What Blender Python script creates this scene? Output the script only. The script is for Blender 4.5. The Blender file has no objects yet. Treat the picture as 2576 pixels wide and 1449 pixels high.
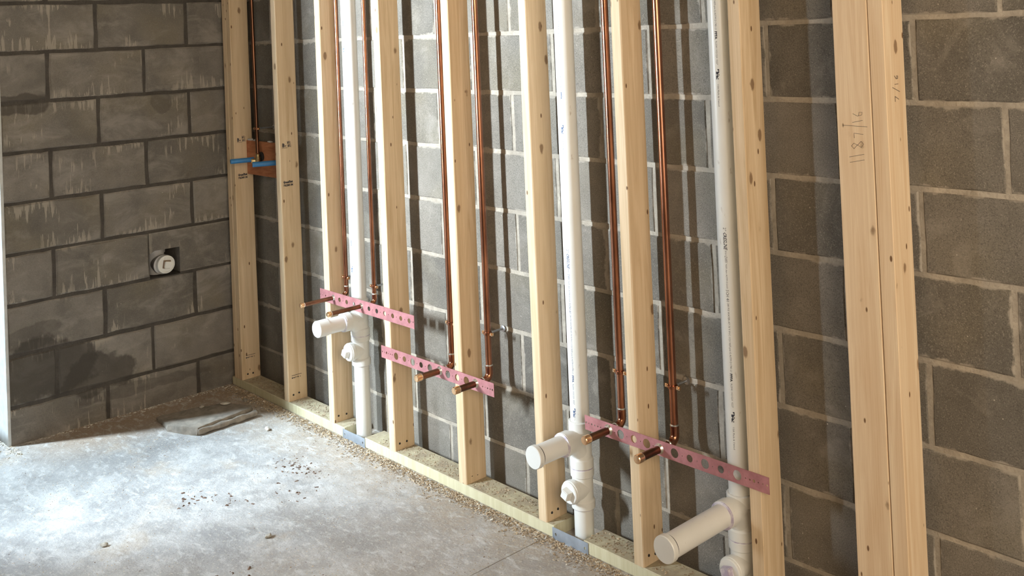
import bpy, bmesh, math, random
from mathutils import Vector, Matrix, noise
random.seed(7)
S = bpy.context.scene
COL = S.collection

# ------------------------------------------------------------------ camera
W_, H_ = 2576, 1449
F_PX, CX, CY = 2567.75, 1290.5, 31.25
r = Vector((0.67519694, 0.7364836, -0.04124316))
d = Vector((-0.04108192, -0.01828019, -0.99898854))
f = Vector((-0.73649261, 0.67620836, 0.01791343))
cd = bpy.data.cameras.new('camera')
cam = bpy.data.objects.new('camera', cd)
COL.objects.link(cam)
m = Matrix(((r.x, -d.x, -f.x, 4.4305), (r.y, -d.y, -f.y, -2.3370), (r.z, -d.z, -f.z, 1.5786), (0, 0, 0, 1)))
cam.matrix_world = m
cd.sensor_width = 36.0
cd.lens = F_PX / W_ * 36.0
cd.shift_x = -(CX - W_ / 2) / W_
cd.shift_y = (CY - H_ / 2) / W_
cd.clip_start = 0.02
S.camera = cam

# ------------------------------------------------------------------ world, lights, exposure
w = bpy.data.worlds.new('world')
S.world = w
w.use_nodes = True
bg = w.node_tree.nodes['Background']
bg.inputs[0].default_value = (0.75, 0.66, 0.55, 1)
bg.inputs[1].default_value = 0.05


def area(name, loc, target, sx, sy, power, color, spread=180):
    ld = bpy.data.lights.new(name, 'AREA')
    ld.shape = 'RECTANGLE'
    ld.size, ld.size_y = sx, sy
    ld.energy, ld.color = power, color
    ld.spread = math.radians(spread)
    o = bpy.data.objects.new(name, ld)
    COL.objects.link(o)
    o.location = loc
    o.rotation_euler = (Vector(target) - Vector(loc)).to_track_quat('-Z', 'Y').to_euler()
    return o


# daylight beyond the narrow opening in the front wall (casts the stud shadows on the masonry)
area('daylight_front', (0.325, -3.4, 1.475), (0.325, 0, 1.475), 0.51, 1.25, 1750, (0.76, 0.89, 1.0))
area('daylight_front_side', (0.00, -3.4, 1.475), (0.00, 0, 1.475), 0.14, 1.25, 152, (0.78, 0.90, 1.0))
area('daylight_front_far', (-0.165, -3.4, 1.475), (-0.165, 0, 1.475), 0.19, 1.25, 64, (0.78, 0.90, 1.0))
# daylight through the doorway in the left wall
area('daylight_doorway', (-1.79, -4.2, 4.5), (0.60, -0.8, 0.0), 0.38, 1.3, 980, (0.68, 0.86, 1.0))
# added fill lamps for the warm light from the rest of the room
area('room_fill_light', (6.3, -1.55, 1.6), (1.5, -0.3, 0.9), 2.0, 2.2, 60, (1.0, 0.89, 0.73))
area('room_side_light', (5.3, -2.35, 2.05), (2.6, -0.1, 0.9), 0.8, 0.9, 46, (1.0, 0.83, 0.62))

vs = S.view_settings
S.display_settings.display_device = 'sRGB'
vs.view_transform = 'Standard'
vs.look = 'None'
vs.gamma = 1.0
vs.use_curve_mapping = False
vs.exposure = 0.0


# ------------------------------------------------------------------ material helpers
class N:
    def __init__(s, name):
        s.m = bpy.data.materials.new(name)
        s.m.use_nodes = True
        s.t = s.m.node_tree
        s.b = s.t.nodes['Principled BSDF']
        s.k = {}

    def n(s, typ, **kw):
        x = s.t.nodes.new(typ)
        for a, v in kw.items():
            setattr(x, a, v)
        return x

    def l(s, a, b):
        s.t.links.new(a, b)

    def val(s, sock, v):
        if hasattr(v, 'links') or isinstance(v, bpy.types.NodeSocket):
            s.l(v, sock)
        else:
            sock.default_value = v

    def obj(s):
        if 'tc' not in s.k:
            s.k['tc'] = s.n('ShaderNodeTexCoord')
        return s.k['tc'].outputs['Object']

    def pos(s):
        if 'g' not in s.k:
            s.k['g'] = s.n('ShaderNodeNewGeometry')
        return s.k['g'].outputs['Position']

    def rnd(s):
        if 'oi' not in s.k:
            s.k['oi'] = s.n('ShaderNodeObjectInfo')
        return s.k['oi'].outputs['Random']

    def math(s, op, a, b=0.0, c=0.0, clamp=False):
        x = s.n('ShaderNodeMath', operation=op, use_clamp=clamp)
        s.val(x.inputs[0], a)
        s.val(x.inputs[1], b)
        if len(x.inputs) > 2:
            s.val(x.inputs[2], c)
        return x.outputs[0]

    def vmath(s, op, a, b=(0, 0, 0)):
        x = s.n('ShaderNodeVectorMath', operation=op)
        s.val(x.inputs[0], a)
        s.val(x.inputs[1], b)
        return x.outputs[0]

    def sep(s, v):
        x = s.n('ShaderNodeSeparateXYZ')
        s.l(v, x.inputs[0])
        return x.outputs

    def rvec(s, v, k=37.0):
        c = s.n('ShaderNodeCombineXYZ')
        q = s.math('MULTIPLY', s.rnd(), k)
        for i in range(3):
            s.l(q, c.inputs[i])
        return s.vmath('ADD', v, c.outputs[0])

    def noise(s, v, scale, detail=3.0, rough=0.55, dist=0.0):
        x = s.n('ShaderNodeTexNoise')
        s.l(v, x.inputs['Vector'])
        x.inputs['Scale'].default_value = scale
        x.inputs['Detail'].default_value = detail
        x.inputs['Roughness'].default_value = rough
        x.inputs['Distortion'].default_value = dist
        return x.outputs[0]

    def ramp(s, fac, stops):
        x = s.n('ShaderNodeValToRGB')
        s.l(fac, x.inputs[0])
        e = x.color_ramp.elements
        while len(e) < len(stops):
            e.new(0.5)
        for i, (p, c) in enumerate(stops):
            e[i].position = p
            if not isinstance(c, (tuple, list)):
                c = (c, c, c)
            e[i].color = (*c[:3], 1)
        return x.outputs[0]

    def smooth(s, v, a, b):
        x = s.n('ShaderNodeMapRange', interpolation_type='SMOOTHSTEP')
        s.val(x.inputs[0], v)
        x.inputs[1].default_value = a
        x.inputs[2].default_value = b
        return x.outputs[0]

    def mix(s, fac, a, b, mode='MIX'):
        x = s.n('ShaderNodeMix', data_type='RGBA', blend_type=mode)
        s.val(x.inputs[0], fac)
        for i, v in ((6, a), (7, b)):
            if isinstance(v, (tuple, list)):
                v = (*v[:3], 1)
            s.val(x.inputs[i], v)
        return x.outputs[2]

    def scale(s, v, sc):
        return s.vmath('MULTIPLY', v, sc)

    def bump(s, h, strength=0.3, dist=0.002):
        x = s.n('ShaderNodeBump')
        x.inputs['Strength'].default_value = strength
        x.inputs['Distance'].default_value = dist
        s.l(h, x.inputs['Height'])
        s.l(x.outputs[0], s.b.inputs['Normal'])

    def out(s, color=None, rough=None, metal=None):
        if color is not None:
            s.val(s.b.inputs['Base Color'], (*color, 1) if isinstance(color, tuple) else color)
        if rough is not None:
            s.val(s.b.inputs['Roughness'], rough)
        if metal is not None:
            s.b.inputs['Metallic'].default_value = metal
        return s.m


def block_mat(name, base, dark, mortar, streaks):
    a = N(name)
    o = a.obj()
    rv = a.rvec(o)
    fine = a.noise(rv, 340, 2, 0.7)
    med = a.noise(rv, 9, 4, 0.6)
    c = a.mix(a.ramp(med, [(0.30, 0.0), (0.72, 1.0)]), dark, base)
    tone = a.math('MULTIPLY_ADD', a.rnd(), 0.42, 0.80)
    cc = a.n('ShaderNodeCombineXYZ')
    for i in range(3):
        a.l(tone, cc.inputs[i])
    c = a.mix(1.0, c, cc.outputs[0], 'MULTIPLY')
    # olive or violet tinge that differs from block to block
    c = a.mix(a.math('MULTIPLY', a.smooth(a.noise(rv, 3.5, 2), 0.45, 0.75), 0.5), c, (base[0] * 1.0, base[1] * 0.94, base[2] * 0.74))
    c = a.mix(a.ramp(fine, [(0.36, 0.5 if not streaks else 0.25), (0.5, 0.0)]), c, (dark[0] * .35, dark[1] * .35, dark[2] * .35))
    c = a.mix(a.ramp(a.noise(rv, 300, 2, .6), [(0.56, 0.0), (0.72, 0.45 if not streaks else 0.2)]), c, (min(1, base[0] * 2.0), min(1, base[1] * 2.0), min(1, base[2] * 2.0)))
    vo = a.n('ShaderNodeTexVoronoi')
    a.l(rv, vo.inputs['Vector'])
    vo.inputs['Scale'].default_value = 36
    c = a.mix(a.math('MULTIPLY', a.ramp(vo.outputs['Distance'], [(0.035, 0.9), (0.07, 0.0)]), a.smooth(a.noise(rv, 14, 2), 0.52, 0.6)), c, (min(1, base[0] * 2.9), min(1, base[1] * 2.9), min(1, base[2] * 2.9)))
    if not streaks:
        c = a.mix(a.math('MULTIPLY', a.smooth(a.noise(rv, 7, 5, 0.65, 0.8), 0.52, 0.74), 0.40), c, (0.33, 0.295, 0.25))
    if streaks:
        c = a.mix(a.math('MULTIPLY', a.smooth(a.noise(a.scale(rv, (6, 6, 11)), 1.0, 5, 0.65, 0.5), 0.46, 0.70), 0.55), c, (0.30, 0.27, 0.235))
    # mortar smeared over the arrises
    x, y, z = a.sep(o)
    hx = a.math('SUBTRACT', 0.1972, a.math('ABSOLUTE', x))
    hz = a.math('SUBTRACT', 0.0956, a.math('ABSOLUTE', z))
    edge = a.math('MINIMUM', hx, hz)
    wob = a.noise(rv, 17, 4, 0.65)
    e = a.math('SUBTRACT', edge, a.math('MULTIPLY', a.math('SUBTRACT', wob, 0.50), 0.042 if not streaks else 0.03))
    k = a.smooth(e, 0.0045, -0.002)
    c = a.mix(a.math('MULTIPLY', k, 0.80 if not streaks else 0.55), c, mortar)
    if streaks:
        st = a.noise(a.scale(rv, (75, 75, 6)), 1.0, 3, 0.6)
        up = a.math('SUBTRACT', 0.0975, a.math('ABSOLUTE', z))
        reach = a.math('MULTIPLY', a.math('SUBTRACT', st, 0.49), 0.55)
        sm = a.smooth(a.math('SUBTRACT', up, reach), 0.004, -0.004)
        patch = a.smooth(a.noise(a.scale(rv, (4, 4, 6)), 1.0, 1), 0.54, 0.62)
        sm = a.math('MULTIPLY', a.math('MULTIPLY', sm, patch), 0.75)
        c = a.mix(sm, c, (0.34, 0.30, 0.245))
        # damp dark stains at fixed places on the wall
        p = a.pos()
        wp = a.vmath('ADD', p, a.vmath('SCALE', p))
        wn = a.noise(p, 7, 4, 0.6)
        for (yy, zz, ry, rz, amt) in ((-0.96, 0.27, 0.20, 0.13, .75), (-0.74, 0.20, 0.16, 0.09, .7), (-1.02, 1.36, 0.16, 0.045, .7), (-1.02, 0.42, .16, .05, .45), (-.55, .1, .3, .03, .35), (-.42, 1.33, .05, .06, .35)):
            q = a.vmath('MULTIPLY', a.vmath('SUBTRACT', p, (0, yy, zz)), (0, 1 / ry, 1 / rz))
            ln = a.n('ShaderNodeVectorMath', operation='LENGTH')
            a.l(q, ln.inputs[0])
            dd = a.math('ADD', ln.outputs['Value'], a.math('MULTIPLY', a.math('SUBTRACT', wn, 0.5), 1.6))
            c = a.mix(a.math('MULTIPLY', a.smooth(dd, 1.05, 0.85), amt), c, (0.045, 0.038, 0.030))
    h = a.math('ADD', a.math('MULTIPLY', fine, 0.6), a.math('MULTIPLY', med, 0.8))
    a.bump(h, 0.45 if not streaks else 0.3, 0.0022)
    return a.out(c, 0.95)


def mortar_mat(name, base, dark):
    a = N(name)
    p = a.pos()
    q = a.noise(p, 14, 5, 0.65)
    c = a.mix(a.ramp(q, [(0.3, 0.0), (0.7, 1.0)]), dark, base)
    fine = a.noise(p, 170, 2, 0.6)
    c = a.mix(a.ramp(fine, [(0.35, 0.5), (0.5, 0.0)]), c, dark)
    a.bump(a.math('ADD', a.noise(p, 60, 3), fine), 0.6, 0.003)
    return a.out(c, 0.95)


def wood_mat(name, light, dark, knot, knots=True, dusty=False):
    a = N(name)
    o = a.obj()
    rv = a.rvec(o, 53.0)
    st = a.scale(rv, (22, 22, 1.1))
    g1 = a.noise(st, 1.6, 4, 0.6, 1.4)
    wv = a.n('ShaderNodeTexWave', wave_type='BANDS', bands_direction='X')
    a.l(a.scale(rv, (1, 0.8, 0.05)), wv.inputs['Vector'])
    wv.inputs['Scale'].default_value = 55
    wv.inputs['Distortion'].default_value = 9
    wv.inputs['Detail'].default_value = 2
    wv.inputs['Detail Scale'].default_value = 0.35
    c = a.mix(a.ramp(g1, [(0.32, 1.0), (0.62, 0.0)]), light, dark)
    mid = tuple(0.55 * l_ + 0.45 * d_ for l_, d_ in zip(light, dark))
    c = a.mix(a.math('MULTIPLY', wv.outputs[0], 0.6), c, mid)
    c = a.mix(a.math('MULTIPLY', a.ramp(a.noise(a.scale(rv, (260, 260, 6)), 1.0, 2), [(0.5, 0.0), (0.75, 1.0)]), 0.35), c, dark)
    if knots:
        kv = a.vmath('ADD', rv, a.scale(a.n('ShaderNodeTexNoise').outputs[1], (0.0, 0.0, 0.0)))
        vo = a.n('ShaderNodeTexVoronoi')
        a.l(a.scale(kv, (13, 13, 6.5)), vo.inputs['Vector'])
        vo.inputs['Scale'].default_value = 1.0
        vo.inputs['Randomness'].default_value = 1.0
        dd = a.math('ADD', vo.outputs['Distance'], a.math('MULTIPLY', a.math('SUBTRACT', a.noise(rv, 60, 2), 0.5), 0.08))
        c = a.mix(a.math('MULTIPLY', a.smooth(dd, 0.20, 0.05), 0.4), c, dark)
        c = a.mix(a.math('MULTIPLY', a.smooth(dd, 0.125, 0.075), 0.75), c, knot)
        vo2 = a.n('ShaderNodeTexVoronoi')
        a.l(a.scale(rv, (26, 26, 11)), vo2.inputs['Vector'])
        vo2.inputs['Scale'].default_value = 1.0
        c = a.mix(a.smooth(vo2.outputs['Distance'], 0.10, 0.06), c, knot)
    if dusty:
        x, y, z = a.sep(a.n('ShaderNodeNewGeometry').outputs['Normal'])
        du = a.math('MULTIPLY', a.smooth(z, 0.5, 0.9), a.ramp(a.noise(a.pos(), 18, 4, 0.6), [(0.35, 0.25), (0.65, 0.9)]))
        c = a.mix(du, c, (0.31, 0.245, 0.17))
    a.bump(a.math('ADD', g1, a.math('MULTIPLY', a.noise(a.scale(rv, (200, 200, 5)), 1.0, 2), 0.4)), 0.22, 0.002)
    return a.out(c, 0.72)


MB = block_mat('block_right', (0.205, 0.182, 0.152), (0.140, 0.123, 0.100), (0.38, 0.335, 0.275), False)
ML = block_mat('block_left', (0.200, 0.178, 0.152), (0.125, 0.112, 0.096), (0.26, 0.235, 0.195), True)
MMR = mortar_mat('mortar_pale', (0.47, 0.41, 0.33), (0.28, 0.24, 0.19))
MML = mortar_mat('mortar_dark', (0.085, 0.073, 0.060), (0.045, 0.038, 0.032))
WOOD = wood_mat('stud_wood', (0.72, 0.55, 0.36), (0.52, 0.36, 0.20), (0.15, 0.075, 0.032))
WOODP = wood_mat('post_wood', (0.80, 0.63, 0.43), (0.64, 0.44, 0.26), (0.17, 0.085, 0.035))
WOODT = wood_mat('treated_wood', (0.62, 0.57, 0.39), (0.48, 0.42, 0.25), (0.14, 0.09, 0.04), False, True)


def pvc_mat(name, base=(0.74, 0.735, 0.70)):
    a = N(name)
    p = a.obj()
    c = a.mix(a.ramp(a.noise(p, 6, 3), [(0.35, 0.0), (0.75, 0.5)]), base, (0.62, 0.60, 0.55))
    c = a.mix(a.ramp(a.noise(a.scale(p, (60, 60, 18)), 1.0, 3, 0.6), [(0.68, 0.0), (0.76, 0.6)]), c, (0.34, 0.28, 0.22))
    return a.out(c, 0.33)


PVC = pvc_mat('pvc')


def primer_mat():
    a = N('pvc_primer')
    p = a.pos()
    k = a.ramp(a.noise(p, 45, 3, 0.6), [(0.40, 0.0), (0.62, 1.0)])
    return a.out(a.mix(k, (0.68, 0.65, 0.67), (0.42, 0.36, 0.47)), 0.4)


PRIMER = primer_mat()


def copper_mat(name, a_col, b_col, rough):
    a = N(name)
    o = a.rvec(a.obj())
    k = a.ramp(a.noise(a.scale(o, (20, 20, 6)), 1.0, 4, 0.6), [(0.35, 0.0), (0.68, 1.0)])
    rr = a.math('MULTIPLY_ADD', a.noise(a.scale(o, (8, 8, 3)), 1.0, 2), 0.16, rough - 0.06)
    return a.out(a.mix(k, a_col, b_col), rr, 1.0)


COP = copper_mat('copper', (0.52, 0.225, 0.13), (0.26, 0.105, 0.06), 0.22)
COPD = copper_mat('copper_shaded', (0.25, 0.12, 0.07), (0.13, 0.065, 0.04), 0.34)  # darker copper; shade on the unlit stub sides is in the colour
CAPM = copper_mat('copper_cap', (0.95, 0.62, 0.36), (0.75, 0.42, 0.22), 0.24)
SOLD = copper_mat('solder', (0.82, 0.80, 0.74), (0.60, 0.55, 0.48), 0.30)
BRASS = copper_mat('brass', (0.75, 0.58, 0.30), (0.42, 0.30, 0.14), 0.3)


def strap_mat():
    a = N('copper_plated_strap')
    p = a.pos()
    k = a.ramp(a.noise(p, 30, 3, 0.6), [(0.35, 0.0), (0.7, 1.0)])
    a.out(a.mix(k, (0.54, 0.235, 0.24), (0.39, 0.16, 0.165)), 0.45, 0.45)
    return a.m


STRAP = strap_mat()


def plain(name, col, rough=0.5, metal=0.0, var=0.0):
    a = N(name)
    if var:
        k = a.noise(a.pos(), 25, 4, 0.6)
        c = a.mix(a.ramp(k, [(0.3, 0.0), (0.7, 1.0)]), tuple(x * (1 - var) for x in col), tuple(min(1, x * (1 + var)) for x in col))
        a.bump(k, 0.15, 0.002)
    else:
        c = col
    return a.out(c, rough, metal)


GALV = plain('galvanised', (0.50, 0.56, 0.64), 0.42, 0.75, 0.15)
STEEL = plain('zinc_rod', (0.45, 0.46, 0.48), 0.35, 0.9)
BLACK = plain('black_rubber', (0.012, 0.011, 0.010), 0.6)
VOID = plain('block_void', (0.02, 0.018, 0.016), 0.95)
INK = plain('ink_black', (0.03, 0.03, 0.04), 0.7)
INKB = plain('ink_blue', (0.10, 0.14, 0.24), 0.7)
PENCIL = plain('pencil', (0.14, 0.11, 0.09), 0.6)
BLUE = plain('blue_tube', (0.035, 0.20, 0.46), 0.45, 0.0, 0.12)
BLUED = plain('blue_tube_bore', (0.01, 0.05, 0.22), 0.6)
GREYP = plain('grey_pvc', (0.46, 0.45, 0.44), 0.5, 0.0, 0.15)
RUBBLE = plain('rubble', (0.36, 0.33, 0.28), 0.95, 0.0, 0.35)
CHIPW = plain('wood_chip', (0.45, 0.35, 0.235), 0.85, 0.0, 0.3)
CHIPD = plain('dark_chip', (0.12, 0.07, 0.045), 0.9, 0.0, 0.4)
CHIPG = plain('mortar_crumb', (0.55, 0.52, 0.46), 0.95, 0.0, 0.3)
PLAST = plain('plaster', (0.55, 0.53, 0.50), 0.9, 0.0, 0.1)


def board_mat():
    a = N('red_plywood')
    p = a.pos()
    k = a.noise(a.scale(p, (7, 7, 40)), 1.0, 4, 0.6, 1.0)
    c = a.mix(a.ramp(k, [(0.35, 0.0), (0.65, 1.0)]), (0.30, 0.095, 0.035), (0.46, 0.175, 0.07))
    return a.out(c, 0.7)


BOARD = board_mat()


def floor_mat():
    a = N('concrete_floor')
    p = a.pos()
    big = a.noise(p, 2.2, 5, 0.6, 0.6)
    med = a.noise(a.scale(p, (1.0, 1.0, 1)), 11, 5, 0.65, 0.4)
    fine = a.noise(p, 150, 3, 0.65)
    c = a.mix(a.ramp(big, [(0.35, 0.0), (0.65, 1.0)]), (0.25, 0.245, 0.24), (0.50, 0.495, 0.485))
    c = a.mix(a.ramp(med, [(0.38, 0.75), (0.56, 0.0)]), c, (0.27, 0.265, 0.26))
    x, y, z = a.sep(p)
    # sawdust dragged along the plate and over the right part of the slab
    near = a.smooth(a.math('ADD', y, a.math('MULTIPLY', a.math('SUBTRACT', a.noise(p, 5, 4, 0.65), 0.5), 0.55)), -0.52, -0.16)
    rt = a.math('MULTIPLY', a.smooth(a.math('ADD', x, a.math('MULTIPLY', a.math('SUBTRACT', a.noise(p, 3, 3), 0.5), 1.6)), 0.9, 2.2), 0.55)
    crn_shade = a.math('MULTIPLY', a.smooth(x, 0.45, 0.05), a.smooth(y, -1.2, -0.8))
    mask = a.math('MAXIMUM', a.math('MAXIMUM', near, rt), a.math('MULTIPLY', crn_shade, 0.8))
    pat = a.math('MULTIPLY', a.smooth(a.noise(p, 3.3, 4, 0.6), 0.55, 0.68), 0.7)
    mask = a.math('MAXIMUM', mask, pat)
    mask = a.math('MULTIPLY', mask, a.ramp(a.noise(p, 60, 4, 0.7), [(0.33, 0.45), (0.6, 1.0)]))
    c = a.mix(a.math('MULTIPLY', mask, 0.8), c, (0.40, 0.32, 0.235))
    c = a.mix(a.math('MULTIPLY', crn_shade, 0.7), c, (0.30, 0.20, 0.12))  # brown tint puts the corner's shade into the floor colour
    c = a.mix(a.ramp(a.noise(a.scale(p, (16, 30, 1)), 1.0, 5, .7, .5), [(0.52, 0.0), (0.66, 0.6)]), c, (0.60, 0.595, 0.58))
    c = a.mix(a.ramp(fine, [(0.30, 0.5), (0.42, 0.0)]), c, (0.16, 0.13, 0.10))
    c = a.mix(a.ramp(a.noise(p, 95, 3, 0.6), [(0.58, 0.0), (0.68, 0.6)]), c, (0.60, 0.55, 0.47))
    a.bump(a.math('ADD', a.math('MULTIPLY', med, 1.6), a.math('ADD', a.math('MULTIPLY', fine, .35), a.noise(p, 38, 4, .6))), 0.5, 0.006)
    ro = a.math('MULTIPLY_ADD', mask, 0.35, 0.50)
    return a.out(c, ro)


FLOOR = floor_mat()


# ------------------------------------------------------------------ object helpers
def link(name, me, mat, parent=None, loc=None):
    o = bpy.data.objects.new(name, me)
    COL.objects.link(o)
    if mat is not None and len(me.materials) == 0:
        me.materials.append(mat)
    if loc is not None:
        o.location = loc
    if parent is not None:
        o.parent = parent
    return o


def tag(o, label=None, cat=None, group=None, kind=None):
    if label:
        o['label'] = label
    if cat:
        o['category'] = cat
    if group:
        o['group'] = group
    if kind:
        o['kind'] = kind
    return o


def empty(name, loc, label, cat, group=None):
    o = bpy.data.objects.new(name, None)
    o.empty_display_size = 0.05
    o.location = loc
    COL.objects.link(o)
    return tag(o, label, cat, group)


def finish(bm, name, smooth=True, ang=35):
    me = bpy.data.meshes.new(name)
    bmesh.ops.recalc_face_normals(bm, faces=bm.faces)
    bm.to_mesh(me)
    bm.free()
    if smooth:
        for p in me.polygons:
            p.use_smooth = True
        me.set_sharp_from_angle(angle=math.radians(ang))
    return me


def add_box(bm, a, b):
    vs_ = [bm.verts.new((x, y, z)) for x in (a[0], b[0]) for y in (a[1], b[1]) for z in (a[2], b[2])]
    for q in ((0, 1, 3, 2), (4, 6, 7, 5), (0, 4, 5, 1), (2, 3, 7, 6), (0, 2, 6, 4), (1, 5, 7, 3)):
        bm.faces.new([vs_[i] for i in q])
    return vs_


def frame(axis):
    axis = Vector(axis).normalized()
    up = Vector((0, 0, 1)) if abs(axis.z) < 0.9 else Vector((1, 0, 0))
    u = axis.cross(up).normalized()
    v = axis.cross(u).normalized()
    return u, v


def add_lathe(bm, o, axis, prof, n=28):
    """prof: list of (t, r) along axis from o."""
    o, ax = Vector(o), Vector(axis).normalized()
    u, v = frame(ax)
    rings = []
    for t, rr in prof:
        c = o + ax * t
        if rr < 1e-6:
            rings.append([bm.verts.new(c)])
        else:
            rings.append([bm.verts.new(c + (u * math.cos(2 * math.pi * i / n) + v * math.sin(2 * math.pi * i / n)) * rr) for i in range(n)])
    for A, B in zip(rings, rings[1:]):
        for i in range(n):
            j = (i + 1) % n
            if len(A) == 1 and len(B) == 1:
                continue
            if len(A) == 1:
                bm.faces.new((A[0], B[i], B[j]))
            elif len(B) == 1:
                bm.faces.new((A[i], A[j], B[0]))
            else:
                bm.faces.new((A[i], A[j], B[j], B[i]))
    if len(rings[0]) > 1:
        bm.faces.new(rings[0])
    if len(rings[-1]) > 1:
        bm.faces.new(rings[-1])


def add_tube(bm, pts, radii, n=20):
    pts = [Vector(p) for p in pts]
    if not isinstance(radii, (list, tuple)):
        radii = [radii] * len(pts)
    tang = []
    for i in range(len(pts)):
        a = pts[max(i - 1, 0)]
        b = pts[min(i + 1, len(pts) - 1)]
        tang.append((b - a).normalized())
    u, v = frame(tang[0])
    rings = []
    for p, t, rr in zip(pts, tang, radii):
        u = (u - t * u.dot(t)).normalized()
        v = t.cross(u)
        rings.append([bm.verts.new(p + (u * math.cos(2 * math.pi * i / n) + v * math.sin(2 * math.pi * i / n)) * rr) for i in range(n)])
    for A, B in zip(rings, rings[1:]):
        for i in range(n):
            j = (i + 1) % n
            bm.faces.new((A[i], A[j], B[j], B[i]))
    bm.faces.new(rings[0])
    bm.faces.new(rings[-1])


def lathe_obj(name, o, axis, prof, mat, parent=None, base=(0, 0, 0), n=28, ang=35):
    bm = bmesh.new()
    add_lathe(bm, Vector(o) - Vector(base), axis, prof, n)
    return link(name, finish(bm, name, True, ang), mat, parent)


def tube_obj(name, pts, rad, mat, parent=None, base=(0, 0, 0), n=20):
    bm = bmesh.new()
    add_tube(bm, [Vector(p) - Vector(base) for p in pts], rad, n)
    return link(name, finish(bm, name), mat, parent)


def arc(c, a, b, r_, n=8):
    """quarter turn: starts at c + a*r, ends at c + b*r (a, b orthonormal)."""
    c, a, b = Vector(c), Vector(a), Vector(b)
    return [c + a * r_ * math.cos(t * math.pi / 2 / n) + b * r_ * math.sin(t * math.pi / 2 / n) for t in range(n + 1)]


# ------------------------------------------------------------------ masonry
B0Z = 1.571
CR = 0.2032
JT = 0.0115


def block_mesh(L, Hh, D, seed, axis='x', jit=0.0014, ch=0.0035):
    """block centred on its face; face looks to -y (axis x) ; body goes to +y."""
    rg = random.Random(seed)
    bm = bmesh.new()
    hx, hz = L / 2, Hh / 2
    nx, nz = 6, 3
    per = []
    for i in range(nx):
        per.append((-hx + 2 * hx * i / nx, -hz))
    for i in range(nz):
        per.append((hx, -hz + 2 * hz * i / nz))
    for i in range(nx):
        per.append((hx - 2 * hx * i / nx, hz))
    for i in range(nz):
        per.append((-hx, hz - 2 * hz * i / nz))
    fr, mid, bk = [], [], []
    for (x, z) in per:
        dx, dz = rg.uniform(-jit, jit), rg.uniform(-jit, jit)
        sx = (1 if x > 0 else -1) if abs(abs(x) - hx) < 1e-6 else 0
        sz = (1 if z > 0 else -1) if abs(abs(z) - hz) < 1e-6 else 0
        c = ch * rg.uniform(0.6, 1.5)
        fr.append(bm.verts.new((x - sx * c + dx, rg.uniform(-0.0004, 0.0004), z - sz * c + dz)))
        mid.append(bm.verts.new((x + dx, ch, z + dz)))
        bk.append(bm.verts.new((x, D, z)))
    n = len(per)
    bm.faces.new(fr)
    for i in range(n):
        j = (i + 1) % n
        bm.faces.new((fr[i], fr[j], mid[j], mid[i]))
        bm.faces.new((mid[i], mid[j], bk[j], bk[i]))
    bm.faces.new(bk)
    return finish(bm, 'block', True, 25)


bm_cache = {}


def get_block(L, Hh, D, var, mat, **kw):
    k = (round(L, 3), round(Hh, 3), round(D, 3), var, mat.name)
    if k not in bm_cache:
        me = block_mesh(L, Hh, D, hash(k[:4]) & 0xffff, **kw)
        me.materials.append(mat)
        bm_cache[k] = me
    return bm_cache[k]


# right wall: mortar bed with the blocks set in it
X0, X1 = 0.0, 5.3
bm = bmesh.new()
add_box(bm, (X0 - 0.2, 0.0030, -0.06), (X1, 0.19, B0Z + 5 * CR))
wall_r = link('wall_right', finish(bm, 'wall_right', False), MMR)
tag(wall_r, 'grey concrete block wall with pale mortar joints behind the studs', None, None, 'structure')
rr_ = random.Random(3)
for k in range(-5, 8):
    ztop = B0Z - k * CR
    zbot = max(ztop - CR, -0.02)
    hh = ztop - zbot - JT
    off = 1.8615 if k % 2 else 1.8615 + 0.2032
    e = off - 0.4064 * 6
    while e < X1 - 0.05:
        a, b = max(e, X0), min(e + 0.4064, X1)
        if b - a > 0.05:
            full = abs(b - a - 0.4064) < 1e-4
            me = get_block(b - a - JT, hh, 0.185, rr_.randrange(5) if full else 0, MB)
            o = link('block', me, None, wall_r, ((a + b) / 2, rr_.uniform(-0.0008, 0.0008), (ztop + zbot) / 2))
            o.rotation_euler.y = rr_.uniform(-0.0015, 0.0015)
        e += 0.4064

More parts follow.
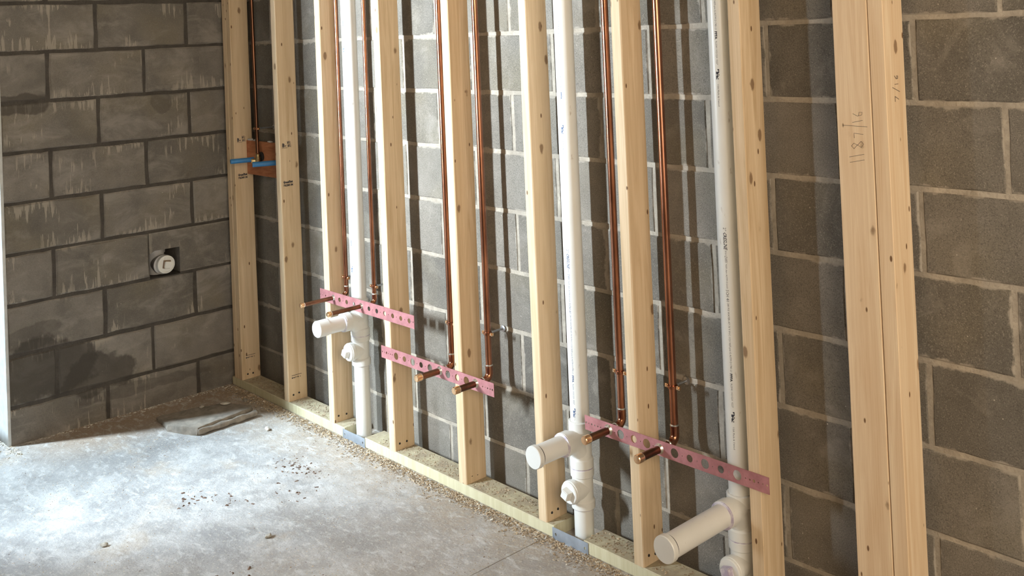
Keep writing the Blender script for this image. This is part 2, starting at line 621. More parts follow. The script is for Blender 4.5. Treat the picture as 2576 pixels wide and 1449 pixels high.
# left wall
YL = -1.090
FY_ = -2.63
HY0, HY1, HZ0, HZ1 = -0.4935, -0.360, 0.552, 0.672
bm = bmesh.new()
top = B0Z + 5 * CR
add_box(bm, (-0.195, YL + 0.004, -0.06), (-0.0050, 0.19, HZ0))
add_box(bm, (-0.195, YL + 0.004, HZ1 + 0.002), (-0.0050, 0.19, top))
add_box(bm, (-0.195, YL + 0.004, HZ0), (-0.0050, HY0 - 0.004, HZ1 + 0.002))
add_box(bm, (-0.195, HY1 + 0.002, HZ0), (-0.0050, 0.19, HZ1 + 0.002))
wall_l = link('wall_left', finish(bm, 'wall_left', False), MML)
tag(wall_l, 'dim grey concrete block wall with dark joints and a capped cleanout', None, None, 'structure')
ROTL = math.radians(90)
for k in range(-5, 8):
    ztop = B0Z - k * CR
    zbot = max(ztop - CR, -0.02)
    hh = ztop - zbot - 0.0135
    ns = (-1, 1, 3, 5) if k % 2 else (0, 2, 4, 6)
    edges = [-0.0871 - 0.2032 * n for n in ns]
    edges = [min(edges[0], 0.0) if k % 2 == 0 else 0.0] + edges[1:]
    if k % 2 == 0:
        edges = [0.0] + edges
    for a, b in zip(edges, edges[1:]):
        b = max(b, YL - 0.006)
        if a - b < 0.05:
            continue
        if k == 4 and abs(a - (-0.0871)) < 1e-3:
            continue      # notched block, built below
        me = get_block(a - b - 0.0135, hh, 0.19, rr_.randrange(5) if a - b > 0.4 else 0, ML, jit=0.0022, ch=0.006)
        o = link('block', me, None, wall_l, (rr_.uniform(-0.0012, 0.0012), (a + b) / 2, (ztop + zbot) / 2))
        o.rotation_euler.z = ROTL      # face turned to +x
# notched block beside / above the cleanout hole (local frame: x -> +y world, y -> -x world)
ztop, zbot = B0Z - 4 * CR - 0.006, B0Z - 5 * CR + 0.006
cy, cz = (-0.0871 - 0.4935) / 2, (ztop + zbot) / 2
bm = bmesh.new()
P = [(-0.0935, ztop), (-0.0935, zbot), (HY1, zbot), (HY1, HZ1), (HY0 + 0.02, HZ1 + 0.001), (HY0 - 0.004, HZ1 - 0.012), (HY0 - 0.0045, ztop)]
fr = [bm.verts.new((y - cy, 0.0, z - cz)) for y, z in P]
bk = [bm.verts.new((y - cy, 0.19, z - cz)) for y, z in P]
bm.faces.new(fr)
bm.faces.new(bk[::-1])
for i in range(len(P)):
    j = (i + 1) % len(P)
    bm.faces.new((fr[i], fr[j], bk[j], bk[i]))
me = finish(bm, 'block', False)
o = link('block', me, ML, wall_l, (0, cy, cz))
o.rotation_euler.z = ROTL
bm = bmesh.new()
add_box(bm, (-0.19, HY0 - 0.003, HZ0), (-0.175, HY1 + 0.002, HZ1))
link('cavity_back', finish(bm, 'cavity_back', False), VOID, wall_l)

# parged end face of the left wall (the side of the doorway)
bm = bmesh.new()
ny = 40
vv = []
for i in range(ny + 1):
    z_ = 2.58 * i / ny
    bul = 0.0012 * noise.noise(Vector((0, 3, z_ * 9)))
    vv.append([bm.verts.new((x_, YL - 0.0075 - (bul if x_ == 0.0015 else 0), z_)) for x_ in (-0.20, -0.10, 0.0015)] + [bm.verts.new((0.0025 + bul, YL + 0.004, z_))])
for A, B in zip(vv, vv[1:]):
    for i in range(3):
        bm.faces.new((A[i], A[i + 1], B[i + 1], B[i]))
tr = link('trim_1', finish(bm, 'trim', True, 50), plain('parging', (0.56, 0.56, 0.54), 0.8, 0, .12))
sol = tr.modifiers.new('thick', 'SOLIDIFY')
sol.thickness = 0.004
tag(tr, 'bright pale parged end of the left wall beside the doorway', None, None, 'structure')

bm = bmesh.new()
add_box(bm, (-0.20, FY_, 2.15), (0.0, YL - 0.004, 4.6))  # tall unseen panel, added to keep doorway daylight off the upper wall
li = link('doorway_blocker', finish(bm, 'blocker', False), MML)
tag(li, 'unseen light-cutting lintel over the doorway in the left wall', None, None, 'structure')

# floor: two pours with a sawn joint at x = 2.093
bm = bmesh.new()
add_box(bm, (-3.2, -4.6, -0.10), (2.0915, 0.02, 0.0))
add_box(bm, (2.0948, -4.6, -0.10), (7.0, 0.02, 0.0))
add_box(bm, (-3.2, -4.6, -0.14), (7.0, 0.02, -0.09))
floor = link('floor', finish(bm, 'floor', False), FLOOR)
tag(floor, 'dusty grey concrete floor slab', None, None, 'structure')

# unseen front wall, its slot and return shaped to cut the daylight
bm = bmesh.new()
FY = -2.63
for a, b in (((-0.28, FY - 0.03, 0), (0.55, FY, 3.3)), ((-0.31, -3.46, 0), (-0.28, FY, 3.3)), ((0.70, FY - 0.03, 0), (5.9, FY, 3.3)), ((0.55, FY - 0.03, 2.15), (0.70, FY, 3.3)), ((0.55, FY - 0.03, 0), (0.70, FY, 1.12))):
    add_box(bm, a, b)
wf = link('light_slot_wall', finish(bm, 'light_slot_wall', False), plain('light_slot_wall_grey', (0.30, 0.27, 0.23), 0.9, 0, 0.1))
tag(wf, 'unseen grey wall opposite the studs, its slot shaped to narrow the daylight', None, None, 'structure')


bm = bmesh.new()
add_box(bm, (-0.20, FY_ - 0.03, 2.60), (7.0, 0.19, 2.68))  # unseen slab, put in to block light from above
ce = link('ceiling', finish(bm, 'ceiling', False), plain('ceiling_boards', (0.34, 0.27, 0.20), 0.9, 0, 0.15))
tag(ce, 'unseen ceiling added to block light over the stud wall', None, None, 'structure')


# ------------------------------------------------------------------ studs, plates, post
def stud_mesh(wx, wy, h, seed, ch=0.0028):
    rg = random.Random(seed)
    bm = bmesh.new()
    n = 14
    rings = []
    px = rg.uniform(0, 50)
    for i in range(n + 1):
        z = h * i / n
        bx = 0.0008 * noise.noise(Vector((px, z * 1.3, 0)))
        by = 0.0003 * noise.noise(Vector((px + 9, z * 1.3, 3)))
        cs = []
        for (sx, sy) in ((-1, -1), (1, -1), (1, 1), (-1, 1)):
            c = ch * (1 + 0.8 * noise.noise(Vector((sx * 5 + px, z * 2.2, sy * 7))))
            X, Y = sx * wx / 2, sy * wy / 2
            if sx * sy > 0:
                cs += [(X, Y - sy * c), (X - sx * c, Y)]
            else:
                cs += [(X - sx * c, Y), (X, Y - sy * c)]
        rings.append([bm.verts.new((x + bx, y + by, z)) for x, y in cs])
    for A, B in zip(rings, rings[1:]):
        for i in range(8):
            j = (i + 1) % 8
            bm.faces.new((A[i], A[j], B[j], B[i]))
    bm.faces.new(rings[0])
    bm.faces.new(rings[-1])
    return finish(bm, 'stud', True, 28)


YF, YB = -0.131, -0.039
YC = (YF + YB) / 2
PH = 0.038
STUDS = [
    (0.068 - 0.0192, 0.038, 'leftmost stud, doubled against its neighbour in the corner by the block wall'),
    (0.106 - 0.0190, 0.038, 'second stud of the corner pair, stamped, left of the red board'),
    (0.518 - 0.0190, 0.038, 'stamped stud between the blue tube ends and the first drain pipe'),
    (0.872 - 0.0190, 0.038, 'stud with bright edge just left of the first white drain pipe'),
    (1.2835 - 0.019, 0.038, 'stud the right end of the highest copper strap is fixed across'),
    (1.696 - 0.0210, 0.041, 'stud between the two capped copper stubs of the middle strap'),
    (2.087 - 0.0190, 0.038, 'stud just left of the second white drain pipe'),
    (2.4815 - 0.019, 0.038, 'stud between the two capped copper stubs of the nearest strap'),
    (2.889 - 0.0190, 0.038, 'stud overlapping the nearest white drain pipe on its right'),
]
stud_objs = []
for i, (x, wx, lab) in enumerate(STUDS):
    o = link('wall_stud', stud_mesh(wx, YB - YF, 2.44 - PH, 11 + i), WOOD, None, (x, YC, PH))
    tag(o, 'pale ' + lab, 'stud', 'lumber studs along the block wall')
    stud_objs.append(o)
# post: a stud laid flat plus a stud on edge
o = link('post_stud', stud_mesh(0.0885, 0.038, 2.44 - PH, 51, 0.0016), WOODP, None, (3.1953, YF + 0.019, PH))
tag(o, 'wide flat-faced board of the right post with a pencilled number', 'stud', 'boards of the right post')
flat_post = o
o = link('post_stud', stud_mesh(0.0372, YB - YF, 2.44 - PH, 52, 0.0016), WOODP, None, (3.2608, YC, PH))
tag(o, 'narrow edge-on stud nailed to the right side of the flat post board', 'stud', 'boards of the right post')
edge_post = o


def plate(x0, x1, lab, seed):
    bm = bmesh.new()
    n = max(2, int((x1 - x0) / 0.12))
    rings = []
    c = 0.003
    for i in range(n + 1):
        x = x0 + (x1 - x0) * i / n
        j = 0.0015 * noise.noise(Vector((x * 3, seed, 0)))
        y0, y1, z0, z1 = YF - 0.001, YB + 0.002, 0.0, PH
        rings.append([bm.verts.new((x, yy, zz)) for yy, zz in ((y0, z0 + c), (y0 + j, z1 - c), (y0 + c + j, z1), (y1 - c, z1), (y1, z1 - c), (y1, z0), (y0 + c, z0))])
    for A, B in zip(rings, rings[1:]):
        for i in range(7):
            j = (i + 1) % 7
            bm.faces.new((A[i], A[j], B[j], B[i]))
    bm.faces.new(rings[0])
    bm.faces.new(rings[-1])
    o = link('bottom_plate', finish(bm, 'plate', True, 40), WOODT)
    return tag(o, lab, 'lumber plate', 'bottom plate pieces')


plate(0.012, 0.944, 'greenish treated bottom plate from the corner to the far nail plate', 1)
plate(1.086, 2.117, 'greenish treated bottom plate between the two metal nail plates', 2)
plate(2.246, 2.715, 'greenish treated bottom plate right of the near metal nail plate', 3)
plate(2.855, 3.30, 'greenish treated bottom plate under the right post', 4)


# ------------------------------------------------------------------ text
def text_mesh(txt, size, bold=0.0, shear=0.0, w=None):
    cu = bpy.data.curves.new('t', 'FONT')
    cu.body = txt
    cu.size = size
    cu.shear = shear
    cu.offset = bold
    cu.resolution_u = 1
    cu.fill_mode = 'FRONT'
    o = bpy.data.objects.new('t', cu)
    COL.objects.link(o)
    dg = bpy.context.evaluated_depsgraph_get()
    me = bpy.data.meshes.new_from_object(o.evaluated_get(dg))
    bpy.data.objects.remove(o)
    vs_ = [v.co.copy() for v in me.vertices]
    fs = [tuple(p.vertices) for p in me.polygons]
    bpy.data.meshes.remove(me)
    if not vs_:
        return [], []
    x0 = min(v.x for v in vs_)
    x1 = max(v.x for v in vs_)
    y0 = min(v.y for v in vs_)
    y1 = max(v.y for v in vs_)
    sc = (w / (x1 - x0)) if w else 1.0
    for v in vs_:
        v.x = (v.x - x0) * sc
        v.y = v.y - (y0 + y1) / 2
    return vs_, fs


def rect_cells(w, h, seed):
    rg = random.Random(seed)
    vs_, fs = [], []
    nx, ny = 9, 4
    for i in range(nx):
        for j in range(ny):
            if rg.random() < 0.62:
                b = len(vs_)
                for (a, c) in ((0, 0), (1, 0), (1, 1), (0, 1)):
                    vs_.append(Vector(((i + a) * w / nx, (j + c) * h / ny - h / 2, 0)))
                fs.append((b, b + 1, b + 2, b + 3))
    return vs_, fs


PRINT = [('2"', 554, 562, .011, 0, 0), ('CRESLINE', 566, 610, .0125, .0003, .35), ('PVC', 612, 624, .006, 0, 0), ('DWV', 625, 642, .011, 0, .3),
         ('NSF-dwv ASTM D2665', 645, 705, .0058, 0, 0), ('SCH 40', 708, 738, .011, 0, 0), ('280 PSI WATER AT 73\u00b0F PVC 1120 NSF-pw-G ASTM D1785-21', 741, 911, .0066, 0, 0),
         ('PPFA', 915, 935, .009, .0004, 0), ('9L2541 1021220  0227', 939, 998, .0066, 0, 0), ('#', 1006, 1035, .011, 0, 0), ('USA Made & Owned', 1047, 1102, .0066, 0, 0)]


def pipe_print(parent, px, py, rad, zt, ink, az, name='printing', zmin=0.40):
    """lettering running down the pipe, letter tops turned to +azimuth."""
    V, Fc = [], []
    for (t, a, b, sz, bo, sh) in PRINT:
        z0 = zt - (a - 554) * 0.001067
        ln = (b - a) * 0.001067
        if z0 - ln < zmin or z0 > 1.86:
            continue
        vs_, fs = rect_cells(ln, sz * 0.8, 5) if t == '#' else text_mesh(t, sz, bo, sh, ln)
        base = len(V)
        for v in vs_:
            th = az + v.y / rad
            V.append((math.sin(th) * (rad + 0.00025), -math.cos(th) * (rad + 0.00025), z0 - v.x))
        Fc += [tuple(i + base for i in f_) for f_ in fs]
    if not V:
        return
    me = bpy.data.meshes.new(name)
    me.from_pydata(V, [], Fc)
    o = link(name, me, ink, parent)
    tag(o, 'dark lettering printed down the white pipe')


def strokes(name, lines, mat, parent, xf, rad=0.0006):
    bm = bmesh.new()
    for ln in lines:
        add_tube(bm, [xf(p) for p in ln], rad, 5)
    return link(name, finish(bm, name), mat, parent)


# pencilled numbers on the post, read upwards
def flat_to_post(p):   # p = (along up, across left)
    return Vector((3.1953 + 0.006 - p[1] - 3.1953, YF - 0.0003 - (YF + 0.019), 1.245 + p[0] - PH))


DIG = {'1': [[(0, 0), (0, 1)]], '8': [[(.5, 1), (.1, .8), (.5, .5), (.1, .2), (.45, 0), (.85, .2), (.45, .5), (.8, .8), (.5, 1)]],
       '7': [[(0, 1), (.8, 1), (.3, 0)]], '/': [[(0, -.25), (.55, 1.15)]], '6': [[(.7, 1), (.15, .5), (.2, .05), (.6, 0), (.7, .35), (.2, .4)]]}
lines = []
u0 = 0.0
for ch_, adv, sc in (('1', .013, .037), ('1', .015, .038), ('8', .027, .031), ('7', .020, .023), ('/', .017, .044), ('1', .010, .026), ('6', .016, .024)):
    for st in DIG[ch_]:
        lines.append([(u0 + a * sc * .62 - b * sc * .22, b * sc - 0.012) for a, b in st])
    u0 += adv
o = strokes('pencil_number', lines, PENCIL, flat_post, lambda p: Vector((0.010 - p[1], -0.019 - 0.0005, 1.206 + p[0])), 0.0005)
tag(o, 'pencilled measurement reading 118 7/16')
lines = []
u0 = 0
for ch_, adv, sc in (('7', .022, .022), ('/', .018, .03), ('1', .010, .02), ('6', .02, .02)):
    for st in DIG[ch_]:
        lines.append([(u0 + a * sc * .7, b * sc) for a, b in st])
    u0 += adv
o = strokes('pencil_number', lines, PENCIL, edge_post, lambda p: Vector((0.0194, 0.010 - p[1] * .8, 1.340 + p[0])), 0.0006)
tag(o, 'pencilled measurement reading 7/16')


# ink stamps on the first studs
def stamp(parent, items, x_local, yc, base_z):
    V, Fc = [], []
    for (t, dy, z, wdt, sz, bo) in items:
        vs_, fs = text_mesh(t, sz, bo, 0.0, wdt) if t != '#' else rect_cells(wdt, sz, 3)
        b = len(V)
        for v in vs_:
            V.append((x_local, dy + v.x - yc, z + v.y - base_z))
        Fc += [tuple(i + b for i in f_) for f_ in fs]
    me = bpy.data.meshes.new('ink_stamp')
    me.from_pydata(V, [], Fc)
    o = link('ink_stamp', me, INK, parent)
    tag(o, 'small black grade stamp printed on the wood')


for so, dy, dz in ((stud_objs[1], -.009, .0), (stud_objs[2], -.012, -.002)):
    stamp(so, [('B', -.106 + dy, 1.130 + dz, .012, .022, .0008), ('r', -.093 + dy, 1.126 + dz, .006, .012, .0006), ('____', -.108 + dy, 1.118 + dz, .026, .01, .0004), ('#', -.082 + dy, 1.140 + dz, .016, .012, 0), ('#', -.080 + dy, 1.126 + dz, .016, .012, 0)], 0.0202, YC, PH)
    stamp(so, [('GreenFirst', -.108 + dy, .970, .046, .014, .0008), ('PREMIUM', -.106 + dy, .956, .044, .013, .0004)], 0.0202, YC, PH)
    stamp(so, [('______', -.102 + dy, .176 - (.031 if dy else 0), .048, .012, .0006), ('#', -.102 + dy, .166 - (.031 if dy else 0), .044, .005, 0)], 0.0202, YC, PH)

# nail heads at the stud bottoms
for i, so in enumerate(stud_objs[1:8]):
    rg = random.Random(i + 70)
    for q in range(2):
        bm = bmesh.new()
        add_lathe(bm, (0.0192, -0.022 + 0.030 * q + rg.uniform(-.004, .004), 0.020 + rg.uniform(0, .008)), (1, 0, 0.25), [(-0.002, 0.0042), (0.0008, 0.0040), (0.0010, 0.0)], 10)
        link('nail_head', finish(bm, 'nail'), BLACK, so)

# ------------------------------------------------------------------ metal nail plates across the cuts
for (x0, x1, lab) in ((0.936, 1.089, 'far galvanised nail plate bridging the cut under the first drain pipe'), (2.114, 2.266, 'near galvanised nail plate bridging the cut under the second drain pipe')):
    cu = bpy.data.curves.new('p', 'CURVE')
    cu.dimensions = '2D'
    cu.fill_mode = 'BOTH'
    cu.extrude = 0.0008

    def poly(pts):
        sp = cu.splines.new('POLY')
        sp.points.add(len(pts) - 1)
        for p_, q_ in zip(sp.points, pts):
            p_.co = (q_[0], q_[1], 0, 1)
        sp.use_cyclic_u = True
    w2, h2 = (x1 - x0) / 2, 0.0195
    poly([(-w2, -h2), (w2, -h2), (w2, h2), (-w2, h2)])
    for s_ in (-1, 1):
        poly([(s_ * (w2 - .014) + .0038 * math.cos(t * math.pi / 4), .0048 * math.sin(t * math.pi / 4)) for t in range(8)])
    to = bpy.data.objects.new('t', cu)
    COL.objects.link(to)
    me = bpy.data.meshes.new_from_object(to.evaluated_get(bpy.context.evaluated_depsgraph_get()))
    bpy.data.objects.remove(to)
    o = link('nail_plate', me, GALV, None, ((x0 + x1) / 2, YF - 0.0028, 0.0165))
    o.rotation_euler = (math.radians(90), 0, 0)
    tag(o, lab, 'metal plate', 'nail plates on the bottom plate')

# ------------------------------------------------------------------ perforated copper straps
YS = -0.1345


def strap(name, x0, x1, z0, z1, holes, lab):
    cu = bpy.data.curves.new('p', 'CURVE')
    cu.dimensions = '2D'
    cu.fill_mode = 'BOTH'
    cu.extrude = 0.0007
    xc, zc = (x0 + x1) / 2, (z0 + z1) / 2
    hw, hh = (x1 - x0) / 2, (z1 - z0) / 2

    def poly(pts):
        sp = cu.splines.new('POLY')
        sp.points.add(len(pts) - 1)
        for p_, q_ in zip(sp.points, pts):
            p_.co = (q_[0], q_[1], 0, 1)
        sp.use_cyclic_u = True
    poly([(-hw, -hh), (hw, -hh), (hw, hh), (-hw, hh)])
    for (x, rad) in holes:
        n = 24 if rad > .004 else 8
        poly([(x - xc + rad * math.cos(2 * math.pi * t / n), rad * math.sin(2 * math.pi * t / n)) for t in range(n)])
    to = bpy.data.objects.new('t', cu)
    COL.objects.link(to)
    me = bpy.data.meshes.new_from_object(to.evaluated_get(bpy.context.evaluated_depsgraph_get()))
    bpy.data.objects.remove(to)
    o = link(name, me, STRAP, None, (xc, YS, zc))
    o.rotation_euler = (math.radians(90), 0, 0)
    return tag(o, lab, 'metal strap', 'perforated copper straps')


t_, BG, MD = 0.0018, 0.0130, 0.0100
h1 = [(0.812, t_), (0.826, t_), (0.849, .0035)] + [(0.9496 + 0.0508 * i + (0.0002 * i), .0088) for i in range(10) if i not in (3,)] + [(0.975 + 0.0508 * i, t_) for i in range(9) if i not in (2, 3)] + [(1.4215, t_), (1.433, .0032)]
h1 = [h for h in h1 if h[0] < 1.437]
strap('hole_strap', 0.8075, 1.4385, 0.520, 0.5685, h1, 'pink copper strap farthest left and highest, with two thin capped stubs')
h2 = [(1.232, .0026), (1.246, t_), (1.259, .0042), (1.271, t_), (1.283, .0024), (1.295, .0024), (1.319, BG), (1.344, t_), (1.370, MD), (1.395, t_), (1.420, BG), (1.446, t_), (1.470, MD), (1.4955, t_), (1.521, BG), (1.6225, BG), (1.648, t_), (1.673, MD + .0015), (1.698, t_), (1.7225, BG + .001), (1.807, .0028), (1.820, t_), (1.832, .003), (1.845, .0026), (1.856, .0038)]
strap('hole_strap', 1.2255, 1.8635, 0.376, 0.4215, h2, 'pink copper strap in the middle of the three, below and right of the highest')
h3 = [(2.281, .003), (2.292, t_), (2.304, .003), (2.316, .0026), (2.328, .0026), (2.3395, .0022), (2.395, .0022), (2.417, BG), (2.4415, t_), (2.467, MD + .001), (2.4925, t_), (2.515, BG), (2.539, t_), (2.614, BG), (2.641, t_), (2.666, MD), (2.691, t_), (2.717, BG), (2.742, t_), (2.768, MD), (2.793, t_), (2.820, BG), (2.846, t_), (2.859, .0024), (2.8715, .0042), (2.885, t_), (2.898, t_), (2.910, .0026)]
strap('hole_strap', 2.2755, 2.9170, 0.3785, 0.4215, h3, 'dull pink copper strap nearest the viewer, ending on the stud right of the drain pipe')


# ------------------------------------------------------------------ copper risers with elbow, stub-out and cap
def copper_line(x, y, zs, R, yend, lab, top=2.30):
    base = (x, y, zs)
    root = empty('copper_supply_pipe', base, lab, 'copper pipe', 'copper supply pipes')
    er = R * 1.15
    eb = R * 2.0
    tube_obj('riser', [(x, y, zs + eb + R * 1.6 + i * (top - zs - eb) / 6) for i in range(7)], R, COP, root, base, 20)
    pts = [(x, y, zs + eb + R * 2.2), (x, y, zs + eb + R * 0.4)] + arc((x, y - eb, zs + eb), (0, 1, 0), (0, 0, -1), eb, 8) + [(x, y - eb - R * 0.8, zs)]
    tube_obj('elbow', pts, er, COP, root, base, 20)
    for (o_, ax) in (((x, y, zs + eb + R * 2.2), (0, 0, 1)), ((x, y - eb - R * .8, zs), (0, -1, 0))):
        lathe_obj('solder_ring', o_, ax, [(-0.0012, R * 1.02), (-0.0008, er * 1.03), (0.0014, er * 1.01), (0.0032, R * 1.01)], SOLD, root, base, 20)
    y0 = y - eb - R * .8
    tube_obj('stub', [(x, y0 + .002, zs), (x, (y0 + yend) / 2, zs), (x, yend + 0.012, zs)], R, COPD, root, base, 20)
    cr = R * 1.13
    cl = 0.022 if R > .009 else 0.017
    lathe_obj('cap', (x, yend + cl, zs), (0, -1, 0), [(0, R * 1.01), (0.0003, cr), (cl - .003, cr), (cl - .0008, cr * .86), (cl, cr * .45), (cl + .0003, 0)], CAPM, root, base, 24)
    lathe_obj('solder_ring', (x, yend + cl, zs), (0, 1, 0), [(-0.0008, cr * 1.02), (0.0010, cr * 1.01), (0.0026, R * 1.01)], SOLD, root, base, 20)
    # solder blob where the stub passes the strap
    bm = bmesh.new()
    add_lathe(bm, (0, YS - .0006 - y, 0), (0, -1, 0), [(0, R * 1.42), (0.0015, R * 1.34), (0.004, R * 1.12), (0.006, R * 1.0)], 18)
    for v in bm.verts:
        v.co.z += 0.0016 * noise.noise(v.co * 90 + Vector((x * 9, 0, 0))) + 0.0012
    link('solder_joint', finish(bm, 'solder_joint'), SOLD, root)
    return root


copper_line(0.905, -0.072, 0.545, 0.0082, -0.286, 'thin copper pipe left of the first drain pipe, leftmost stub of the highest strap')
copper_line(1.101, -0.072, 0.545, 0.0082, -0.287, 'thin copper pipe right of the first drain pipe, second stub of the highest strap')
copper_line(1.575, -0.076, 0.400, 0.0110, -0.238, 'copper pipe hugging the left side of a stud, left stub of the middle strap')
copper_line(1.770, -0.072, 0.400, 0.0110, -0.230, 'copper pipe with a visible hanger rod, right stub of the middle strap')
copper_line(2.370, -0.074, 0.400, 0.0110, -0.240, 'copper pipe right of the second drain pipe, left stub of the nearest strap')
copper_line(2.560, -0.064, 0.397, 0.0110, -0.232, 'copper pipe farthest right, its capped stub in the middle of the nearest strap')


# pipe hangers on the wall
def hanger(x, y, z, R, lab, rot=0.0):
    base = Vector((x, y, z))
    root = empty('pipe_hanger', base, lab, 'pipe hanger', 'split ring pipe hangers')
    bm = bmesh.new()
    n = 20
    hh = 0.0045
    ro, ri = R + 0.0032, R + 0.0004
    V = []
    for (rad, zz) in ((ri, -hh), (ro, -hh), (ro, hh), (ri, hh)):
        V.append([bm.verts.new((rad * math.cos(2 * math.pi * i / n), rad * math.sin(2 * math.pi * i / n), zz)) for i in range(n)])
    for a in range(4):
        A, B = V[a], V[(a + 1) % 4]
        for i in range(n):
            j = (i + 1) % n
            bm.faces.new((A[i], A[j], B[j], B[i]))
    link('ring', finish(bm, 'ring'), COP, root)
    for s_ in (-1, 1):
        bm = bmesh.new()
        add_box(bm, (s_ * ro - (.0 if s_ > 0 else .012), -.0035, -.005), (s_ * ro + (.012 if s_ > 0 else 0), .0035, .005))
        link('ear', finish(bm, 'ear', False), CAPM, root)
        lathe_obj('screw', (s_ * (ro + .0062), -.0035, 0), (0, -1, 0), [(0, .0045), (.002, .0045), (.0032, .003), (.0034, 0)], CAPM, root, (0, 0, 0), 12)
    lathe_obj('rod', (0, ro - .001, 0), (0, 1, 0), [(0, .0055), (.007, .0055), (.0072, .0036), (-y - ro + .003, .0036)], STEEL, root, (0, 0, 0), 14)
    lathe_obj('flange', (0, -y - .0045, 0), (0, 1, 0), [(0, .007), (.0012, .011), (.0045, .011)], STEEL, root, (0, 0, 0), 16)
    return root


hanger(0.905, -0.072, 0.6135, 0.0082, 'copper ring hanger on the pipe left of the first drain pipe')
hanger(1.101, -0.072, 0.6085, 0.0082, 'copper ring hanger on the pipe right of the first drain pipe')
hanger(1.575, -0.076, 0.554, 0.0110, 'copper ring hanger half hidden by the stud above the middle strap')
hanger(1.770, -0.072, 0.554, 0.0110, 'copper ring hanger with visible rod and shadow above the right end of the middle strap')
hanger(2.370, -0.074, 0.554, 0.0110, 'copper ring hanger above the left end of the nearest strap')
hanger(2.560, -0.064, 0.5515, 0.0110, 'copper ring hanger farthest right, above the nearest strap')


# ------------------------------------------------------------------ PVC drain pipes
PR = 0.0300


def hub(name, px, py, z0, z1, root, base, rad=0.0362):
    lathe_obj(name, (px, py, z0), (0, 0, 1), [(0, rad - .003), (.002, rad), (z1 - z0 - .002, rad), (z1 - z0, rad - .003)], PVC, root, base, 36)


def bead(px, py, z, root, base, rad=0.0355):
    lathe_obj('primer_band', (px, py, z - .0035), (0, 0, 1), [(0, rad - .004), (.0015, rad), (.0055, rad), (.007, rad - .004)], PRIMER, root, base, 36)


